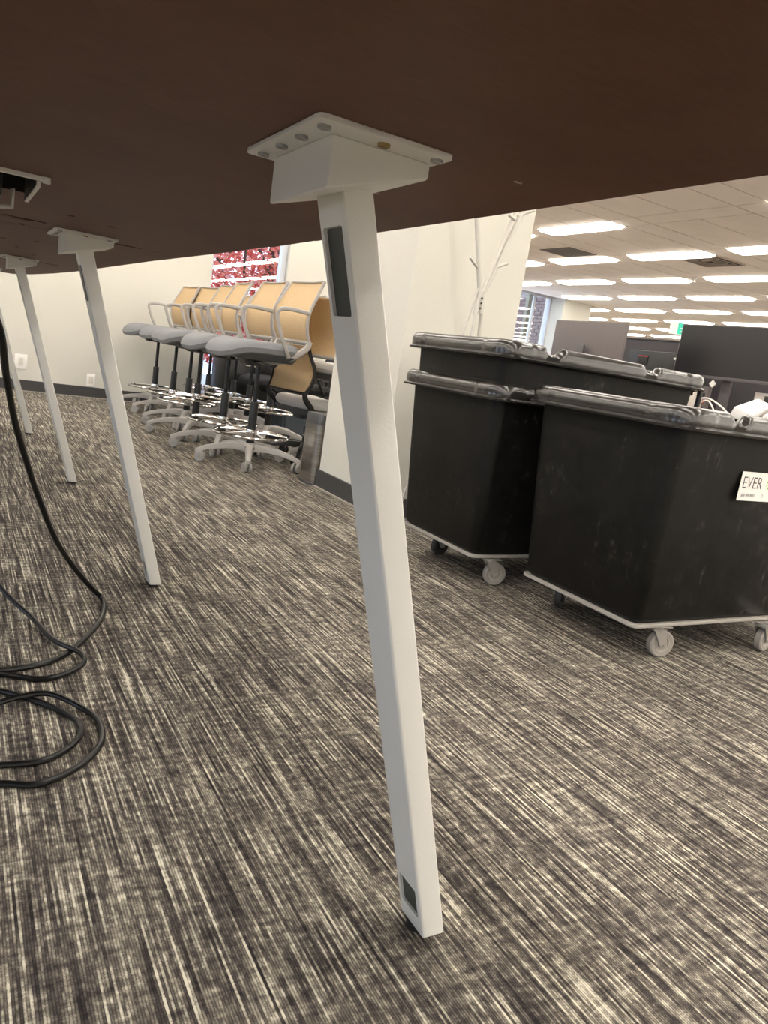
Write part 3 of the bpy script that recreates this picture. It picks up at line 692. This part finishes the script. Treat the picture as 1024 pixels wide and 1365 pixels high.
def truck(name, label, x0, y0, L, Wd, zb, zt, notches, casters=True, wheels=None, dirs=None):
    """x0,y0: near-left bottom corner, L x Wd bottom size; zb..zt body heights. Origin at the base centre."""
    cx, cy = x0 + L / 2, y0 + Wd / 2
    t = empty(name, (cx, cy, 0 if casters else zb - .0), label=label, cat='bin')
    oz = 0 if casters else zb
    hl, hw_ = L / 2, Wd / 2; fl = .036
    bm = B(); rings = []
    for z, g_, r_ in ((zb, -.012, .03), (zb + .014, 0, .034), (zb + (zt - zb) * .5, fl * .5, .036), (zt, fl, .04), (zt, fl - .006, .036), (zb + .3, fl * .4 - .006, .034), (zb + .016, -.006, .03)):
        rings.append([bm.verts.new((x, y, z - oz)) for x, y in rrect(-hl - g_, hl + g_, -hw_ - g_, hw_ + g_, r_, 6)])
    N = len(rings[0])
    for a, b in zip(rings, rings[1:]):
        for i in range(N): bm.faces.new((a[i], a[(i + 1) % N], b[(i + 1) % N], b[i]))
    bm.faces.new(rings[0]); bm.faces.new(rings[-1])
    # chamfered vertical corner rib, as on the real moulding
    finish(bm, 'tub', BINM, t, ang=50)
    # rim: rolled lip swept round, dipping at the hand notches
    pm = perim(-hl - fl, hl + fl, -hw_ - fl, hw_ + fl, .036)
    bm = B(); prev = []; n = len(pm)
    for i, (x, y) in enumerate(pm):
        a, b = Vector(pm[i - 1]), Vector(pm[(i + 1) % n]); tn = (b - a).normalized(); nn = Vector((tn.y, -tn.x))
        d = 1.0
        for nx, side, half in notches:
            on = (y < -hw_ if side == 'front' else y > hw_)
            if on:
                q = (abs(x - nx) - half) / .022; d = min(d, max(.0, min(1, q)))
        d = d * d * (3 - 2 * d); hgt = .014 + .026 * d
        corner = 1 if (abs(x) > hl + fl - .09 and abs(y) > hw_ + fl - .09) else 0
        o_ = .036 + .004 * corner
        prof = [(-.006, -.002), (.004, -.014), (.02, -.019), (o_ + .003, -.020), (o_ + .004, -.014), (o_ - .006, -.008), (o_ - .004, hgt * .45), (o_ - .014, hgt * .86), (o_ - .026, hgt), (.0, hgt * .98), (-.008, hgt * .8)]
        prev.append([bm.verts.new((x + nn.x * u, y + nn.y * u, zt - oz + v_)) for u, v_ in prof])
    m_ = len(prev[0])
    for i in range(n):
        a, b = prev[i], prev[(i + 1) % n]
        for k in range(m_): bm.faces.new((a[k], b[k], b[(k + 1) % m_], a[(k + 1) % m_]))
    finish(bm, 'rim', RIMM, t, ang=50)
    if casters:
        bm = B(); prism(bm, rrect(-hl - .002, hl + .002, -hw_ - .002, hw_ + .002, .02, 4), zb - .011, zb); finish(bm, 'dolly_board', DOLLY, t, .003)
        for (px, py), ang, wm in zip(wheels, dirs, (WHEELG, WHEELG, WHEELD, WHEELD)):
            px -= cx; py -= cy; dv = Vector((cos(ang), sin(ang), 0)); ax = Vector((-dv.y, dv.x, 0)); R = .042
            wc = Vector((px, py, R)); pc = wc - dv * .026
            bm = B(); box(bm, -.035, .035, -.03, .03, zb - .018, zb - .014, Matrix.Translation((pc.x, pc.y, 0)) @ Matrix.Rotation(ang, 4, 'Z'))
            cyl(bm, (pc.x, pc.y, zb - .024), .022, .012, n=16)
            cs = finish(bm, 'caster', GALV, t, .001)
            bm = B()
            for sg in (-1, 1):
                o1 = ax * .0165 * sg; th_ = ax * .0012 * sg
                q = [pc - dv * .02, pc + dv * .024, wc + dv * .013, wc - dv * .010]
                zz = [zb - .026, zb - .026, R - .008, R - .008]
                lo = [Vector((p_.x, p_.y, z_)) + o1 for p_, z_ in zip(q, zz)]; hi = [p_ + th_ * 2 for p_ in lo]
                hexa(bm, lo, hi)
            box(bm, -.022, .022, -.019, .019, zb - .031, zb - .027, Matrix.Translation((pc.x, pc.y, 0)) @ Matrix.Rotation(ang, 4, 'Z'))
            cyl(bm, wc, .0055, .046, ax, 8); finish(bm, 'fork', GALV, cs)
            bm = B(); lathe(bm, [(.0245, -.010), (.037, -.0125), (R, -.009), (R, .009), (.037, .0125), (.0245, .010)], wc, ax, 30); finish(bm, 'tyre', wm, cs)
            bm = B(); lathe(bm, [(.005, -.011), (.011, -.0125), (.013, -.008), (.021, -.006), (.0235, -.0115), (.0255, -.0115), (.0255, .0115), (.0235, .0115), (.021, .006), (.013, .008), (.011, .0125), (.005, .011)], wc, ax, 24); finish(bm, 'wheel_hub', mat('pale_wheel_hub', (.42, .39, .355), .5) if wm is WHEELG else WHEELD, cs)
    return t, cx, cy
L1 = .90
b1, bx, by = truck('wheeled_bin', 'nearest black wheeled bin with a white sticker and white boards on top', 1.702, 1.370, L1, .50, .118, .705, [(-.285, 'front', .016), (.28, 'front', .02)],
      wheels=[(1.868, 1.40), (2.335, 1.37), (1.86, 1.83), (2.45, 1.80)], dirs=[radians(-12), radians(8), radians(35), radians(160)])
b2, _, _ = truck('wheeled_bin', 'black wheeled bin at left, holding another bin nested inside it', 1.624, 2.055, .90, .495, .118, .690, [(-.1, 'front', .02)],
      wheels=[(1.752, 2.072), (2.35, 2.08), (1.765, 2.455), (2.35, 2.46)], dirs=[radians(-15), radians(5), radians(10), radians(30)])
b3, _, _ = truck('bin', 'black bin without wheels, nested inside the left wheeled bin, rim highest', 1.624, 2.055, .90, .495, .262, .832, [(-.30, 'front', .022), (.185, 'front', .022)], casters=False)
bm = B(); tube(bm, smoothpts([(.47, -.26, .585), (.497, -.27, .60), (.515, -.275, .56), (.517, -.275, .50), (.51, -.27, .42)], 6), .011, 10)
finish(bm, 'strap', BLACKP, b3)
# sticker
sk = tag(B() and empty('sticker', (2.056, 1.333, .545)), 'white sticker with grey lettering on the nearest bin', 'sticker')
tilt = atan2(.582 * 0 + .04, .582)
sk.rotation_euler = (radians(-3.9), 0, 0)
bm = B(); hexa(bm, [(-.097, -.0008, -.041), (.16, -.0008, -.041), (.16, .0006, -.041), (-.097, .0006, -.041)], [(-.088, -.0008, .043), (.165, -.0008, .043), (.165, .0006, .043), (-.088, .0006, .043)])
finish(bm, 'paper', STICK, sk, smooth=False)
def text(s, name, size, x, z, m, parent, y=-.0014, sx=1, shear=.12, th=0):
    cu = bpy.data.curves.new(name, 'FONT'); cu.body = s; cu.size = size; cu.shear = shear; cu.extrude = .0003; cu.resolution_u = 3; cu.offset = th
    tmp = bpy.data.objects.new(name, cu); C.objects.link(tmp)
    me = bpy.data.meshes.new_from_object(tmp.evaluated_get(bpy.context.evaluated_depsgraph_get())); bpy.data.objects.remove(tmp, do_unlink=True)
    me.materials.clear(); me.materials.append(m)
    o = bpy.data.objects.new(name, me); C.objects.link(o); o.parent = parent; o.location = (x, y, z); o.rotation_euler = (pi / 2, 0, 0); o.scale = (sx, 1, 1); return o
text('EVER', 'lettering', .050, -.085, -.005, INKD, sk, sx=.84, th=-.0006)
text('G', 'lettering', .050, .026, -.005, INKG, sk, sx=.84, th=-.0006)
text('604-949-9883', 'phone_number', .015, -.082, -.030, INKL, sk, sx=.75)
text('O', 'small_lettering', .015, .012, -.030, INKL, sk, sx=.85)
# white boards lying over the rim of the nearest bin
def board(label, x, y, rz, L, W_, T, z, pitch, roll):
    bm = B(); box(bm, -W_/2, W_/2, 0, L, -T/2, T/2)
    o = finish(bm, 'white_board', BOARD, bevel=.003); o.location = (x, y, z); o.rotation_euler = (pitch, roll, rz); return tag(o, label, 'board')
board('white laminate board lying over the nearest bin, left of the pair', 1.968, 1.385, radians(-59), .66, .055, .03, .742, radians(4.2), radians(18))
board('white laminate board lying over the nearest bin, at the photo edge', 2.088, 1.36, radians(-59), .55, .065, .03, .730, radians(4.2), radians(18))

# ------------------------------------------------------------------ coat stand
cs = empty('coat_stand', (2.04, 2.86, 0), label='white branching coat stand in front of the column', cat='coat stand')
J = (2.04, 2.86, 1.10)
def pole(name, a, b, r=.011, parent=cs):
    a = Vector(a) - cs.location; b = Vector(b) - cs.location
    bm = B(); tube(bm, [a, b], r, 12); return finish(bm, name, COAT, parent)
poles = [((1.80, 2.90, .0), (2.03, 2.86, 1.12), .006), ((1.995, 2.84, .0), (2.035, 2.85, 1.11), .008), ((2.20, 2.92, .0), (2.06, 2.86, 1.12), .010)]
for a, b, r in poles: pole('leg', a, b, r)
u1 = pole('branch', (2.045, 2.86, 1.09), (1.875, 2.86, 1.72), .0115); u2 = pole('branch', (2.045, 2.855, 1.09), (2.235, 2.86, 1.74), .0085); u3 = pole('branch', (2.06, 2.86, 1.10), (2.285, 2.86, 1.72), .0115)
for a, b, p_ in (((2.005, 2.86, 1.205), (1.935, 2.83, 1.235), u1), ((2.085, 2.86, 1.215), (2.15, 2.84, 1.25), u3), ((2.175, 2.86, 1.46), (2.245, 2.84, 1.50), u3), ((2.16, 2.855, 1.44), (2.10, 2.83, 1.45), u2)): pole('peg', a, b, .0065, p_)
bm = B(); tube(bm, [(-.012, -.006, -.08), (.0, -.012, .02), (.018, 0, .03), (.02, 0, -.07)], .010, 10)
for v_ in bm.verts: v_.co += Vector((0, 0, 1.085))
finish(bm, 'joint', COAT, cs)
for k in range(3): bm = B(); cyl(bm, (0, -.024, 1.035 + k * .022), .004, .006, 'Y', 8); finish(bm, 'bolt', GASM, cs)

# ------------------------------------------------------------------ desks, screens
def desk(label, x0, x1, y0, y1):
    d = empty('desk', ((x0 + x1) / 2, (y0 + y1) / 2, 0), label=label, cat='desk'); hx, hy = (x1 - x0) / 2, (y1 - y0) / 2
    bm = B(); box(bm, -hx, hx, -hy, hy, .70, .728); finish(bm, 'worktop', DESKM, d, .003)
    for sx in (-1, 1):
        for sy in (-1, 1):
            bm = B(); a, b = sx * (hx - .06), sy * (hy - .06); box(bm, a - .025, a + .025, b - .025, b + .025, .0, .70); finish(bm, 'leg', LGREY, d, .003)
    return d
desk('dark desk behind the bins carrying the large black screen', 3.65, 4.95, 2.0, 3.7)
desk('dark desk behind the nested bins under the grey screen back', 3.65, 4.95, 3.74, 5.5)
pt = empty('partition', (5.12, 4.0, 0), label='dark fabric desk partition behind the computer case', cat='partition')
bm = B(); box(bm, -.03, .03, -2.0, 1.55, .35, 1.25); finish(bm, 'panel', PART, pt, .006)
bm = B(); box(bm, -.035, .035, -2.0, 1.55, 1.25, 1.262); finish(bm, 'cap', MBEZ, pt, .003)
for y_ in (-1.9, 1.45): bm = B(); box(bm, -.025, .025, y_ - .03, y_ + .03, 0, .35); finish(bm, 'foot', GASM, pt, .003)
def monitor(label, x, y, zc, W_, H_, face, deep=.04):
    """screen plane parallel to Y; face=-1 looks toward -X"""
    t = empty('monitor', (x, y, .728), label=label, cat='monitor'); z = zc - .728
    bm = B(); box(bm, -.012, .012, -W_/2, W_/2, z - H_/2, z + H_/2); finish(bm, 'casing', MBACK, t, .004)
    bm = B(); box(bm, *( (-.0135, -.012) if face < 0 else (.012, .0135)), -W_/2 + .008, W_/2 - .008, z - H_/2 + .02, z + H_/2 - .008); finish(bm, 'screen', SCREEN, t, smooth=False)
    bm = B(); s_ = -face; box(bm, *((.012, .045) if face < 0 else (-.045, -.012)), -.16, .16, z - .17, z - .05); finish(bm, 'rear_housing', MBACK, t, .004)
    bm = B(); box(bm, *((.045, .065) if face < 0 else (-.065, -.045)), -.035, .035, 0.01, z + .03); finish(bm, 'stand', MBEZ, t, .004)
    bm = B(); box(bm, -.08, .12, -.13, .13, 0, .01) if face < 0 else box(bm, -.12, .08, -.13, .13, 0, .01); finish(bm, 'base', MBEZ, t, .004)
    if face < 0:
        bm = B(); box(bm, -.016, -.0125, -W_/2, W_/2, z - H_/2, z - H_/2 + .02); finish(bm, 'chin', MBEZ, t, .002)
    return t
monitor('large black monitor screen facing the camera at the right edge', 4.3, 3.22, 1.118, .78, .345, -1)
monitor('grey back of a monitor beyond the nested bin, beside the far column', 3.85, 4.02, 1.03, .69, .39, 1)
pc = empty('computer_case', (4.75, 4.1, .728), label='black computer case between the two screens, red strip on its face', cat='computer')
bm = B(); box(bm, -.1, .14, -.27, .27, 0, .395); finish(bm, 'case', BLACKP, pc, .006)
bm = B(); box(bm, -.104, -.1, .07, .17, .29, .36); dr = finish(bm, 'drive_bay', DARKM, pc, .001)
bm = B(); box(bm, -.106, -.104, .075, .165, .348, .356); finish(bm, 'red_strip', RED, dr, smooth=False)
bm = B(); box(bm, -.103, -.1, -.22, -.17, .345, .36); finish(bm, 'badge', STICK, pc, smooth=False)
# bits and pieces on the near desk
o = empty('privacy_screen', (4.35, 2.92, .728), label='pale grey panel standing on the desk under the black screen', cat='panel'); bm = B(); box(bm, -.01, .01, -.075, .075, 0, .17); finish(bm, 'board', PALE, o, .003)
o = empty('switch_box', (4.25, 2.80, .728), label='small black box with a white knob at the right edge', cat='box'); bm = B(); box(bm, -.04, .04, -.07, .04, .07, .15); finish(bm, 'case', BLACKP, o, .004)
bm = B(); cyl(bm, (-.045, .02, .10), .011, .012, 'X', 14); finish(bm, 'knob', STICK, o); bm = B(); box(bm, -.03, .03, -.06, .03, 0, .07); finish(bm, 'support', MBEZ, o, .003)
o = tag(finish((lambda b: (box(b, -.03, .03, -.05, .04, 0, .065), b)[1])(B()), 'carton', STICK, bevel=.002), 'small white carton with brown print under the black box', 'carton'); o.location = (4.15, 2.72, .728)
o = empty('power_adapter', (4.0, 3.04, .735), label='yellow plug lying on the desk below the black screen', cat='plug'); bm = B(); box(bm, -.012, .012, -.045, .045, -.007, .014); finish(bm, 'body', ORG, o, .004); bm = B(); cyl(bm, (0, .055, .002), .006, .02, 'Y', 8); finish(bm, 'tip', ORG, o)
for k, (pts, lb) in enumerate((([(4.0, 3.16, .735), (4.02, 3.14, .80), (4.03, 3.08, .815), (4.05, 3.0, .78), (4.05, 2.93, .735)], 'white looped cable arching over the desk clutter'),
                 ([(4.05, 3.17, .735), (4.06, 3.15, .79), (4.06, 3.1, .80), (4.06, 3.05, .75), (4.03, 3.02, .735)], 'shorter white cable coiled behind the yellow plug'))):
    bm = B(); tube(bm, smoothpts(pts, 6), .005, 8); tag(finish(bm, 'desk_cable', STICK), lb, 'cable')
o = tag(finish((lambda b: (box(b, -.03, .03, -.03, .03, 0, .09), cyl(b, (0, 0, .10), .02, .03, n=12), b)[2])(B()), 'charger_block', PALE, bevel=.003), 'pale charger block standing beside the nested bin end', 'charger'); o.location = (4.02, 3.17, .728)
o = tag(finish((lambda b: (box(b, -.006, .006, -.017, .017, -.017, .017, Matrix.Rotation(.7, 4, 'X')), b)[1])(B()), 'adhesive_tag', STICK, bevel=.001), 'tiny white square tag hanging under the black screen', 'tag'); o.location = (4.27, 3.26, .915)
o = empty('docking_station', (4.35, 3.38, .728), label='grey docking station with a red port under the black screen', cat='dock'); bm = B(); box(bm, -.02, .02, -.05, .05, 0, .17); finish(bm, 'case', MBACK, o, .003)
for k in range(3): bm = B(); box(bm, -.023, -.02, -.035, .035, .10 - k * .045, .125 - k * .045); finish(bm, 'port', RED if k == 1 else DARKM, o, smooth=False)

# ------------------------------------------------------------------ red maple outside the window
tree = empty('maple_tree', (4.2, 11.2, -.15), label='red-leaved maple tree outside the window behind the stools', cat='tree')
bm = B(); tube(bm, smoothpts([(0, 0, 0), (.05, 0, .8), (-.05, .1, 1.6), (.1, .05, 3.2), (.1, 0, 4.6)], 4), [.15] * 9 + [.11] * 4 + [.07] * 4, 10); finish(bm, 'trunk', BARK, tree)
random.seed(11)
for k in range(16):
    z = 1.0 + k * .2; a = random.uniform(0, 2 * pi); L = random.uniform(1.2, 2.2)
    bm = B(); p0 = Vector((0, 0, z)); p1 = p0 + Vector((cos(a) * L * .5, sin(a) * L * .5, .25 + random.uniform(0, .3))); p2 = p0 + Vector((cos(a + .2) * L, sin(a + .2) * L, .5 + random.uniform(0, .6)))
    tube(bm, smoothpts([p0, p1, p2], 4), [.035 - .0028 * i for i in range(9)], 6); br = finish(bm, 'branch', BARK, tree)
for k, (a, b) in enumerate((((-1.9, -.6, 1.1), (-.3, -.4, 2.6)), ((-1.6, -.7, 2.7), (-.6, -.4, .9)), ((-.9, -.8, 2.6), (.2, -.5, .8)), ((-1.5, -.5, .7), (-1.2, -.9, 2.2)))):
    bm = B(); m_ = (Vector(a) + Vector(b)) / 2 + Vector((.08, 0, .06)); tube(bm, smoothpts([a, m_, b], 4), .022, 6); finish(bm, 'branch', BARK, tree)
bm = B()
for k in range(42000):
    x = random.uniform(-2.2, 1.6); y = random.uniform(-1.4, 1.4); z = random.uniform(.5, 3.9)
    if random.random() > .5 + .5 * sin(x * 3.1 + z * 2.3) * sin(y * 2.7 + z * 1.9 + 1) + .42: continue
    s = random.uniform(.022, .048); R_ = Matrix.Rotation(random.uniform(0, 6.28), 3, 'X') @ Matrix.Rotation(random.uniform(0, 6.28), 3, 'Z')
    vs = [bm.verts.new(Vector((x, y, z)) + R_ @ Vector(p)) for p in ((-s, 0, 0), (-.3 * s, -.6 * s, .1 * s), (s, 0, 0), (-.3 * s, .6 * s, .1 * s))]
    bm.faces.new(vs)
me_o = finish(bm, 'leaves', LEAF, tree, smooth=False); tag(me_o, kind='stuff')
bld = empty('building', (3, 19, -.15), label='pale blue grey building far beyond the maple leaves', cat='building')
bm = B(); box(bm, -4, 4, 0, 3, 0, 1.9); finish(bm, 'wall', mat('pale_render', (.45, .5, .6), .8), bld, smooth=False)
for k in range(6): bm = B(); box(bm, -3.6 + k * 1.2, -2.9 + k * 1.2, -.05, 0, .6, 1.5); finish(bm, 'window', DARKM, bld, smooth=False)
